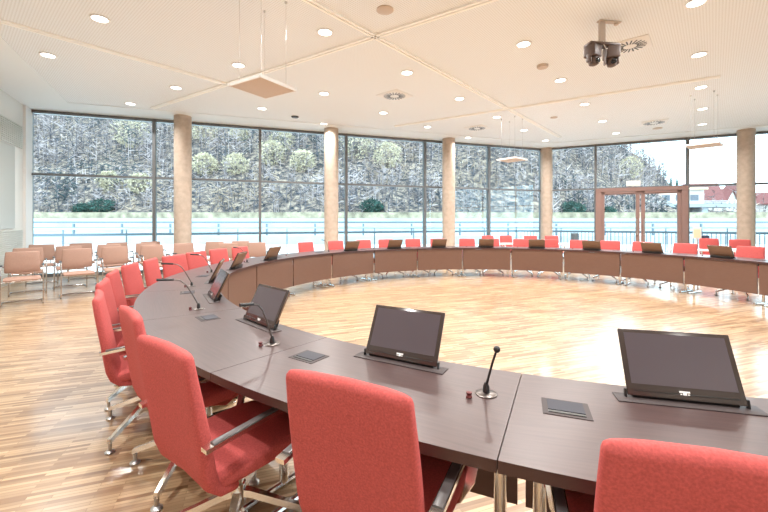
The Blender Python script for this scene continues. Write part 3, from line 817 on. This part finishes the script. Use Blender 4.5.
# ------------------------------------------------------------------ tan visitor chairs
def build_visitor():
    r = empty('visitor_chair'); tag(r, 'x', 'chair', 'tan visitor chairs by the left windows')
    bm = new_bm(); path = [(-0.268, 0.868), (-0.252, 0.77), (-0.232, 0.66), (-0.222, 0.58), (-0.222, 0.53)]
    loft_pad(bm, path, [0.44, 0.46, 0.47, 0.47, 0.46], [0.030, 0.034, 0.036, 0.036, 0.032], bow=-0.02); link('backrest', bm, M['tan'], r, angle=60)
    bm = new_bm(); path = [(-0.19, 0.435), (0, 0.44), (0.17, 0.446), (0.225, 0.432)]
    loft_pad(bm, path, [0.46, 0.47, 0.47, 0.46], [0.045, 0.05, 0.052, 0.045]); link('seat', bm, M['tan'], r, angle=60)
    for s in (-1, 1):
        x = s * 0.262
        bm = new_bm()
        pts = [(x, -0.25, 0.64), (x, -0.05, 0.65), (x, 0.13, 0.655), (x, 0.19, 0.645), (x, 0.225, 0.60), (x, 0.23, 0.50), (x, 0.23, 0.10), (x, 0.22, 0.035), (x, 0.17, 0.013), (x, -0.15, 0.013), (x, -0.24, 0.013)]
        tube(bm, pts, 0.012, 10); link('frame_side', bm, M['frame'], r)
        bm = new_bm(); box(bm, (x, 0.0, 0.667), (0.035, 0.24, 0.014)); link('arm_pad', bm, M['black'], r, bevel=0.004)
    bm = new_bm()
    tube(bm, [(-0.262, -0.23, 0.013), (-0.24, -0.27, 0.013), (-0.1, -0.25, 0.018), (0.1, -0.25, 0.018), (0.24, -0.27, 0.013), (0.262, -0.23, 0.013)], 0.012, 10)
    link('floor_bar', bm, M['frame'], r)
    bm = new_bm(); tube(bm, [(-0.262, 0.228, 0.41), (0.262, 0.228, 0.41)], 0.010, 8); tube(bm, [(-0.262, -0.23, 0.637), (-0.19, -0.245, 0.58), (0.19, -0.245, 0.58), (0.262, -0.23, 0.637)], 0.009, 8)
    tube(bm, [(-0.16, 0.22, 0.41), (-0.16, -0.18, 0.405), (-0.15, -0.245, 0.47), (-0.15, -0.245, 0.58)], 0.009, 8); tube(bm, [(0.16, 0.22, 0.41), (0.16, -0.18, 0.405), (0.15, -0.245, 0.47), (0.15, -0.245, 0.58)], 0.009, 8)
    link('seat_frame', bm, M['frame'], r)
    return r
face = Vector((0.68, -0.73, 0))
rzV = math.atan2(-face.x, face.y)
VIS = [
 (22.5, 6.50, 'tan visitor chair nearest the left picture edge, in the front row'),
 (78.5, 7.21, 'tan visitor chair second from left in the front row, whole frame visible'),
 (117, 7.80, 'tan visitor chair in the middle of the front row'),
 (155, 8.45, 'tan visitor chair fourth in the front row, left of the first column'),
 (187, 9.10, 'tan visitor chair in front of the first column foot'),
 (28, 7.40, 'tan visitor chair just behind the leftmost front one, second row'),
 (70, 8.10, 'tan visitor chair in second row, behind the second front chair'),
 (111, 8.60, 'tan visitor chair in second row, behind the middle front chair'),
 (149, 9.20, 'tan visitor chair in second row, behind the fourth front chair'),
 (42, 8.55, 'tan visitor chair at the back by the left end of the windows'),
 (82, 9.15, 'tan visitor chair at the back, second from left window frame'),
 (119, 9.45, 'tan visitor chair at the back, third from left window frame'),
 (153, 9.9, 'tan visitor chair at the back, by the mullion left of first column'),
]
vc = None
def put_vis(p, rz, l):
    global vc
    if vc is None:
        vc = build_visitor(); vc.location = p; vc.rotation_euler = (0, 0, rz); vc['label'] = l
    else: dup(vc, p, rz, l)
for px, y, l in VIS:
    put_vis(Vector(((px - 384) * y / F, y, 0)), rzV, l)
for px, y, rz, l in ((213, 9.75, -14, 'tan visitor chair right of the first column, left of two by the window'),
  (226, 9.05, -16, 'tan visitor chair behind the red chair right of the first column'),
  (240, 10.1, -12, 'tan visitor chair against the second window bay, partly covered by another'),
  (256, 9.4, -14, 'tan visitor chair farthest right of all, beside the window mullion')):
    put_vis(Vector(((px - 384) * y / F, y, 0)), math.radians(rz) + PI + math.radians(30), l)

# ------------------------------------------------------------------ outside
GX = -0.12
out = Vector((-(W12[1] - W1A[1]), W12[0] - W1A[0])).normalized()
d1 = (Vector(W12) - Vector(W1A)).normalized(); n1 = Vector((-d1.y, d1.x)); d2 = dd; n2 = Vector((-d2.y, d2.x))
bm = new_bm(); prism(bm, [(-140, -30), (160, -30), (160, 38), (-140, 38)], GX - 0.3, GX)
tag(link('ground_terrace', bm, M['terrace'], smooth=False), kind='structure')
# railings
def railing(a, b, label, step, style):
    a, b = Vector((a[0], a[1], 0)), Vector((b[0], b[1], 0)); L = (b - a).length; d = (b - a).normalized()
    r = empty('terrace_railing', (a.x, a.y, GX), math.atan2(d.y, d.x), label, 'railing')
    bm = new_bm(); box(bm, (L / 2, 0, 1.30), (L, 0.07, 0.06)); link('handrail', bm, M['railw'], r, smooth=False)
    bm = new_bm(); box(bm, (L / 2, 0, 1.10), (L, 0.05, 0.085)); link('lower_rail', bm, M['railm'], r, smooth=False)
    n = int(L / step)
    for i in range(n + 1):
        bm = new_bm(); box(bm, (i * L / n, 0, 0.55), (0.035, 0.045, 1.1)); box(bm, (i * L / n, 0, 1.2), (0.03, 0.03, 0.16)); link('post', bm, M['railm'], r, smooth=False)
    if style:
        k = min(98, int(L / 0.14))
        bm = new_bm(); box(bm, (L / 2, 0, 0.12), (L, 0.04, 0.04)); link('bottom_rail', bm, M['railm'], r, smooth=False)
        ob = None
        for i in range(k):
            if ob is None:
                bm = new_bm(); box(bm, (0, 0, 0.6), (0.022, 0.022, 1.0)); ob = link('baluster', bm, M['railm'], r, smooth=False); o2 = ob
            else:
                o2 = ob.copy(); COL.objects.link(o2); o2.parent = r
            o2.location = ((i + 0.5) * L / k, 0, 0)
A = Vector(W1A) - d1 * 4 + n1 * 3.0; B = Vector(W12) + n1 * 3.0 + d1 * 1.2
railing(A, B, 'steel terrace railing with wide-spaced posts outside the long window wall', 1.75, False)
C = B + d2 * 13.5
railing(B, C, 'steel terrace railing with close vertical bars outside the door side', 1.9, True)
# road, embankment, guard rail
bm = new_bm(); prism(bm, [(-140, 26), (160, 26), (160, 37), (-140, 37)], GX, GX + 0.55); tag(link('road', bm, M['road'], smooth=False), kind='structure')
bm = new_bm(); prism(bm, [(-140, 36.0), (160, 36.0), (160, 37.2), (-140, 37.2)], GX, 1.75); tag(link('embankment_wall', bm, M['embank'], smooth=False), kind='structure')
gr = empty('road_guardrail', (-60, 27.5, GX + 0.55), 0, 'long pale guard rail along the road below the hill', 'guard rail')
bm = new_bm(); box(bm, (60, 0, 0.95), (140, 0.06, 0.12)); box(bm, (60, 0, 0.55), (140, 0.06, 0.10)); link('beam', bm, M['railm'], gr, smooth=False)
for i in range(40):
    bm = new_bm(); box(bm, (-8 + i * 3.5, 0.06, 0.42), (0.12, 0.10, 0.86)); link('post', bm, M['railm'], gr, smooth=False)

bm = new_bm(); prism(bm, [(-140, 37.2), (160, 37.2), (160, 38.8), (-140, 38.8)], GX, 2.35); tag(link('grass_verge_ground', bm, mat('pale straw verge', (0.36, 0.31, 0.22), 0.95, noise=(1.5, 0.45)), smooth=False), kind='structure')
# hill terrain
def sm(t): t = max(0, min(1, t)); return t * t * (3 - 2 * t)
HP = [(-400, 62), (40, 58), (62, 40), (76, 27.5), (88, 20), (97, 10.5), (104, 5.6), (125, 4.2), (200, 4), (400, 4)]
def ridge(x):
    for (x0, h0), (x1, h1) in zip(HP, HP[1:]):
        if x <= x1: return h0 + (h1 - h0) * max(0, min(1, (x - x0) / (x1 - x0)))
    return HP[-1][1]
rr = random.Random(3)
def hz(x, y):
    xs = x * 125.0 / max(y, 45)
    t = (y - 37) / 88.0
    return 1.2 + (ridge(xs) - 1.2) * (0.72 * max(0, min(1, t)) + 0.28 * sm(t)) * (1.0 if y < 125 else max(0.3, 1 - (y - 125) / 120))
bm = new_bm(); nx, ny = 120, 44; g = []
for j in range(ny + 1):
    y = 37.2 + 110 * (j / ny) ** 1.2; rw = []
    for i in range(nx + 1):
        x = -190 + 400 * i / nx
        rw.append(bm.verts.new((x, y, hz(x, y) + (rr.uniform(-0.5, 0.5) if j else 0))))
    g.append(rw)
for j in range(ny):
    for i in range(nx): bm.faces.new((g[j][i], g[j][i + 1], g[j + 1][i + 1], g[j + 1][i]))
tag(link('hills', bm, M['hill'], angle=180), kind='structure')

# bare forest: countless leafless trunks and twigs
def forest(name, n, seed, mats, label):
    R = random.Random(seed); V = []; Fc = []; Mi = []
    def stick(p, q, r, mi):
        d = (q - p).normalized(); u = d.cross(Vector((0.3, 0.9, 0.1))).normalized(); v = d.cross(u); k = len(V)
        for a in (0, 2.094, 4.189): V.append(p + (u * math.cos(a) + v * math.sin(a)) * r)
        V.append(q)
        for a in range(3): Fc.append((k + a, k + (a + 1) % 3, k + 3)); Mi.append(mi)
    for _ in range(n):
        y = 39 + 84 * R.random() ** 1.1; u = R.uniform(-1.15, 1.25); x = u * y
        if u > 0.62 and R.random() < (u - 0.62) * 1.8: continue
        if (22 < x < 52 and 51 < y < 59) or (43 < x < 57 and 60 < y < 72): continue
        if u > 0.74 and (y > 88 or R.random() < 0.8): continue
        z = hz(x, y) - 0.2; h = R.uniform(2.5, 6.5) * (0.55 if y < 50 else 1); lean = Vector((R.uniform(-.1, .1), R.uniform(-.1, .1), 1)) * h
        p = Vector((x, y, z)); c = 0 if R.random() < 0.6 else 1
        pn = math.sin(x * 0.21 + y * 0.13) + math.sin(x * 0.083 - y * 0.27 + 1.3) + math.sin(x * 0.47 + 2.0) * 0.6 + R.uniform(-1, 1)
        tw = 2 if pn > 1.35 else (3 if pn < -1.25 else 1)
        stick(p, p + lean, R.uniform(0.04, 0.085), c)
        for k in range(11):
            t = R.uniform(0.12, 0.95); a = R.uniform(0, 2 * PI); l = h * R.uniform(0.14, 0.38) * (1.1 - t * 0.6)
            s = p + lean * t; e = s + Vector((math.cos(a) * l, math.sin(a) * l, l * R.uniform(0.0, 0.9)))
            stick(s, e, R.uniform(0.035, 0.09), tw if R.random() < 0.75 else c)
    me = bpy.data.meshes.new(name); me.from_pydata([tuple(v) for v in V], [], Fc); me.update()
    for m in mats: me.materials.append(m)
    me.polygons.foreach_set('material_index', Mi)
    o = bpy.data.objects.new(name, me); COL.objects.link(o); return tag(o, label, 'forest', kind='stuff')
forest('forest', 6500, 5, [M['bark'], M['twig'], M['tantwig'], M['dark']], 'bare grey winter forest covering the hillside outside')

# shrubs and evergreens: individual plants
def bushy(name, loc, rad, h, m, seed, label, cat, group, nl=240):
    R = random.Random(seed); r = empty(name, loc, 0, label, cat, group)
    bm = new_bm()
    for i in range(5):
        a = R.uniform(0, 2 * PI); cyl(bm, (0, 0, -0.3), (math.cos(a) * rad * 0.4, math.sin(a) * rad * 0.4, h * 0.6), 0.05, 5, 0.02)
    link('stem', bm, M['bark'], r)
    V = []; Fc = []
    for i in range(nl):
        a = R.uniform(0, 2 * PI); t = R.random(); cr = rad * math.sqrt(max(0.05, 1 - (2 * t - 1) ** 2)) * R.uniform(0.5, 1.0)
        p = Vector((math.cos(a) * cr, math.sin(a) * cr, h * (0.12 + 0.88 * t)))
        d = Vector((R.uniform(-1, 1), R.uniform(-1, 1), R.uniform(-0.4, 1))).normalized() * R.uniform(0.16, 0.42)
        u = d.cross(Vector((R.uniform(-1, 1), R.uniform(-1, 1), R.uniform(-1, 1)))).normalized() * 0.07
        k = len(V); V += [p - u, p + u, p + d + u * 0.4, p + d - u * 0.4]; Fc.append((k, k + 1, k + 2, k + 3))
    me = bpy.data.meshes.new('foliage'); me.from_pydata([tuple(v) for v in V], [], Fc); me.materials.append(m)
    o = bpy.data.objects.new('foliage', me); COL.objects.link(o); o.parent = r
    return r
SH = [(205, 142, 62, 3.0, 'pale yellow shrub high on the hill, right of the first column'),
 (240, 140, 64, 1.8, 'small pale yellow shrub high on the hill, left of the second mullion'),
 (205, 175, 50, 2.4, 'pale yellow shrub on the hill just above the transom right of first column'),
 (236, 175, 50, 2.4, 'pale yellow shrub above the transom in the middle of second window bay'),
 (272, 165, 54, 2.6, 'pale yellow shrub on the hill right of the second mullion'),
 (282, 150, 60, 2.3, 'upper pale yellow shrub behind the third window bay'),
 (303, 172, 51, 2.4, 'pale yellow shrub above the transom left of the second column'),
 (357, 160, 56, 3.2, 'broad pale yellow shrub left in the fourth window bay'),
 (388, 168, 53, 2.8, 'pale yellow shrub in the middle of fourth window bay'),
 (131, 148, 60, 3.2, 'pale yellow shrub in the first window bay near the mullion'),
 (110, 190, 46, 2.2, 'pale dry shrub low on the slope in the first window bay'),
 (140, 192, 46, 2.2, 'pale dry shrub low on the slope left of the first mullion'),
 (630, 178, 62, 2.2, 'ochre shrub on the hill above the double door')]
for i, (px, py, y, rad, l) in enumerate(SH):
    x = (px - 384) * y / F
    # find the depth at which the slope is seen there
    yy = min((abs(EYE - (py - HY) * t / F - hz((px - 384) * t / F, t)), t) for t in [40 + 0.5 * q for q in range(170)])[1]
    x = (px - 384) * yy / F; s = yy / 60.0
    bushy('hillside_shrub', (x, yy, hz(x, yy) - 0.6), rad * s * 0.9, rad * s * 1.7, M['shrub'], 30 + i, l, 'shrub', 'pale shrubs on the hillside', 750)
EV = [(103, 205, 1.3, 'dark green bush at the foot of the hill in first window bay'),
 (82, 206, 0.9, 'small dark green bush left of the larger one, first window bay'),
 (372, 204, 1.3, 'dark green bush at the foot of the hill in fourth window bay'),
 (572, 206, 1.3, 'dark green bush at the hill foot, left of the double door'),
 (606, 205, 1.0, 'dark green bush seen through the left door leaf')]
for i, (px, py, rad, l) in enumerate(EV):
    yy = 39.6; x = (px - 384) * yy / F
    bushy('evergreen_bush', (x, yy, hz(x, yy) - 0.3), rad, rad * 1.15, M['ever'], 60 + i, l, 'bush', 'dark bushes at the hill foot', 700)
def fir(px, py, y, h, label):
    x = (px - 384) * y / F; z = EYE - (py - HY) * y / F - h
    r = empty('fir_tree', (x, y, z), 0, label, 'tree', 'fir trees on the ridge at right')
    bm = new_bm(); cyl(bm, (0, 0, -3), (0, 0, h * 0.9), 0.2, 6, 0.05); link('trunk', bm, M['bark'], r)
    bm = new_bm()
    for k in range(8):
        z0 = h * (0.12 + 0.11 * k); R0 = h * 0.2 * (1 - k / 8.5)
        n = 11; c = bm.verts.new((0, 0, z0 + h * 0.2)); rg_ = [bm.verts.new((math.cos(2 * PI * i / n) * R0 * (1 if i % 2 else 0.7), math.sin(2 * PI * i / n) * R0 * (1 if i % 2 else 0.7), z0 - (0.2 if i % 2 else 0))) for i in range(n)]
        for i in range(n): bm.faces.new((rg_[i], rg_[(i + 1) % n], c))
    link('foliage', bm, M['ever'], r, smooth=False)
fir(671, 177, 95, 8, 'slim dark fir on the ridge, left of the pair above the door')
fir(677, 178, 96, 7, 'slim dark fir on the ridge, right of the pair above the door')
fir(732, 212, 62, 5, 'dark fir standing in front of the red-roofed houses')

def house(px, py, y, w, dp, hw, hr, rz, label, m=None, seed=0):
    """gabled house; py = ground row"""
    x = (px - 384) * y / F; z = hz(x, y) - 0.3
    r = empty('house', (x, y, z), math.radians(rz), label, 'house', 'houses across the river')
    bm = new_bm(); box(bm, (0, 0, hw / 2 - 2), (w, dp, hw + 4))
    a = [bm.verts.new(v) for v in ((-w / 2, -dp / 2, hw), (w / 2, -dp / 2, hw), (0, -dp / 2, hw + hr))]; b = [bm.verts.new(v) for v in ((-w / 2, dp / 2, hw), (w / 2, dp / 2, hw), (0, dp / 2, hw + hr))]
    bm.faces.new(a); bm.faces.new(b[::-1]); bm.faces.new((a[0], a[2], b[2], b[0])); bm.faces.new((a[1], b[1], b[2], a[2]))
    link('wall', bm, m or M['house'], r, smooth=False)
    bm = new_bm()
    for s in (-1, 1):
        e = Vector((s * (w / 2 + 0.5), 0, hw - 0.45)); t = Vector((0, 0, hw + hr + 0.05)); o = Vector((0, 0, 0.3))
        q = [Vector((e.x, -dp / 2 - 0.5, e.z)), Vector((t.x, -dp / 2 - 0.5, t.z)), Vector((t.x, dp / 2 + 0.5, t.z)), Vector((e.x, dp / 2 + 0.5, e.z))]
        lo = [bm.verts.new(v) for v in q]; hi = [bm.verts.new(v + o) for v in q]
        bm.faces.new(lo); bm.faces.new(hi)
        for i in range(4): bm.faces.new((lo[i], lo[(i + 1) % 4], hi[(i + 1) % 4], hi[i]))
    link('roof', bm, M['roof'], r, smooth=False)
    for ix in (-0.25, 0.25):
        for iz in (0.35, 0.75):
            bm = new_bm(); box(bm, (ix * w, -dp / 2 - 0.02, hw * iz), (w * 0.14, 0.08, hw * 0.2)); link('window', bm, M['housewin'], r, smooth=False)
    bm = new_bm(); box(bm, (w * 0.2, dp * 0.1, hw + hr * 0.8), (0.6, 0.6, 1.6)); link('chimney', bm, M['house'], r, smooth=False)
house(700, 207, 104, 8.0, 7, 2.6, 4.6, 72, 'house with big red roof slope right of the double door')
house(719, 209, 108, 4.4, 6, 3.4, 2.8, 20, 'small red-roofed house in the middle of the right window')
house(735, 208, 116, 5.5, 7, 4.6, 4.2, -15, 'steep red-roofed house just left of the fifth column')
house(764, 210, 126, 6.5, 8, 3.6, 3.4, 25, 'red-roofed house right of the fifth column')
# low white building and bridge
bl = empty('flat_building', tuple(at_d(672, 208, 66)), math.radians(-12), 'low white flat-roofed building behind the right door leaf', 'building')
bm = new_bm(); box(bm, (0, 0, 1.0), (7, 5, 4)); link('wall', bm, M['house'], bl, smooth=False)
bm = new_bm(); box(bm, (0, 0, 3.1), (7.8, 5.8, 0.35)); link('roof', bm, M['paper'], bl, smooth=False)
for i in (-1, 0, 1):
    bm = new_bm(); box(bm, (i * 2.1, -2.52, 1.6), (1.2, 0.06, 1.0)); link('window', bm, M['housewin'], bl, smooth=False)
br = empty('road_bridge', tuple(at_d(640, 206, 55)), math.radians(-4), 'low pale blue-grey bridge seen through the double door', 'bridge')
bm = new_bm(); box(bm, (0, 0, 0.0), (24, 3, 0.5)); link('deck', bm, M['bridge'], br, smooth=False)
bm = new_bm(); box(bm, (0, -1.45, 0.6), (24, 0.08, 0.10)); box(bm, (0, -1.45, 0.4), (24, 0.06, 0.06)); link('parapet', bm, M['railw'], br, smooth=False)
for i in range(3):
    bm = new_bm(); box(bm, (-8 + 8 * i, 0, -3.0), (0.8, 2.4, 5.6)); link('pier', bm, M['bridge'], br, smooth=False)

# ------------------------------------------------------------------ light, camera
w = bpy.data.worlds.new('overcast sky'); bpy.context.scene.world = w; w.use_nodes = True
bg = w.node_tree.nodes['Background']; bg.inputs['Color'].default_value = (0.88, 0.95, 1.0, 1); bg.inputs['Strength'].default_value = 4.6
cam = bpy.data.cameras.new('camera'); co = bpy.data.objects.new('camera', cam); COL.objects.link(co)
co.location = (0, 0, EYE); co.rotation_euler = (PI / 2, 0, 0)
cam.sensor_width = 36.0; cam.lens = 36.0 * F / 768.0; cam.shift_y = -(256 - HY) / 768.0; cam.clip_end = 600; cam.clip_start = 0.05
sc = bpy.context.scene; sc.camera = co
sc.view_settings.view_transform = 'Standard'; sc.view_settings.look = 'None'; sc.view_settings.exposure = 0.0; sc.view_settings.gamma = 1.0
sc.cycles.use_denoising = True; sc.cycles.max_bounces = 8; sc.cycles.transparent_max_bounces = 12; sc.cycles.sample_clamp_indirect = 6.0
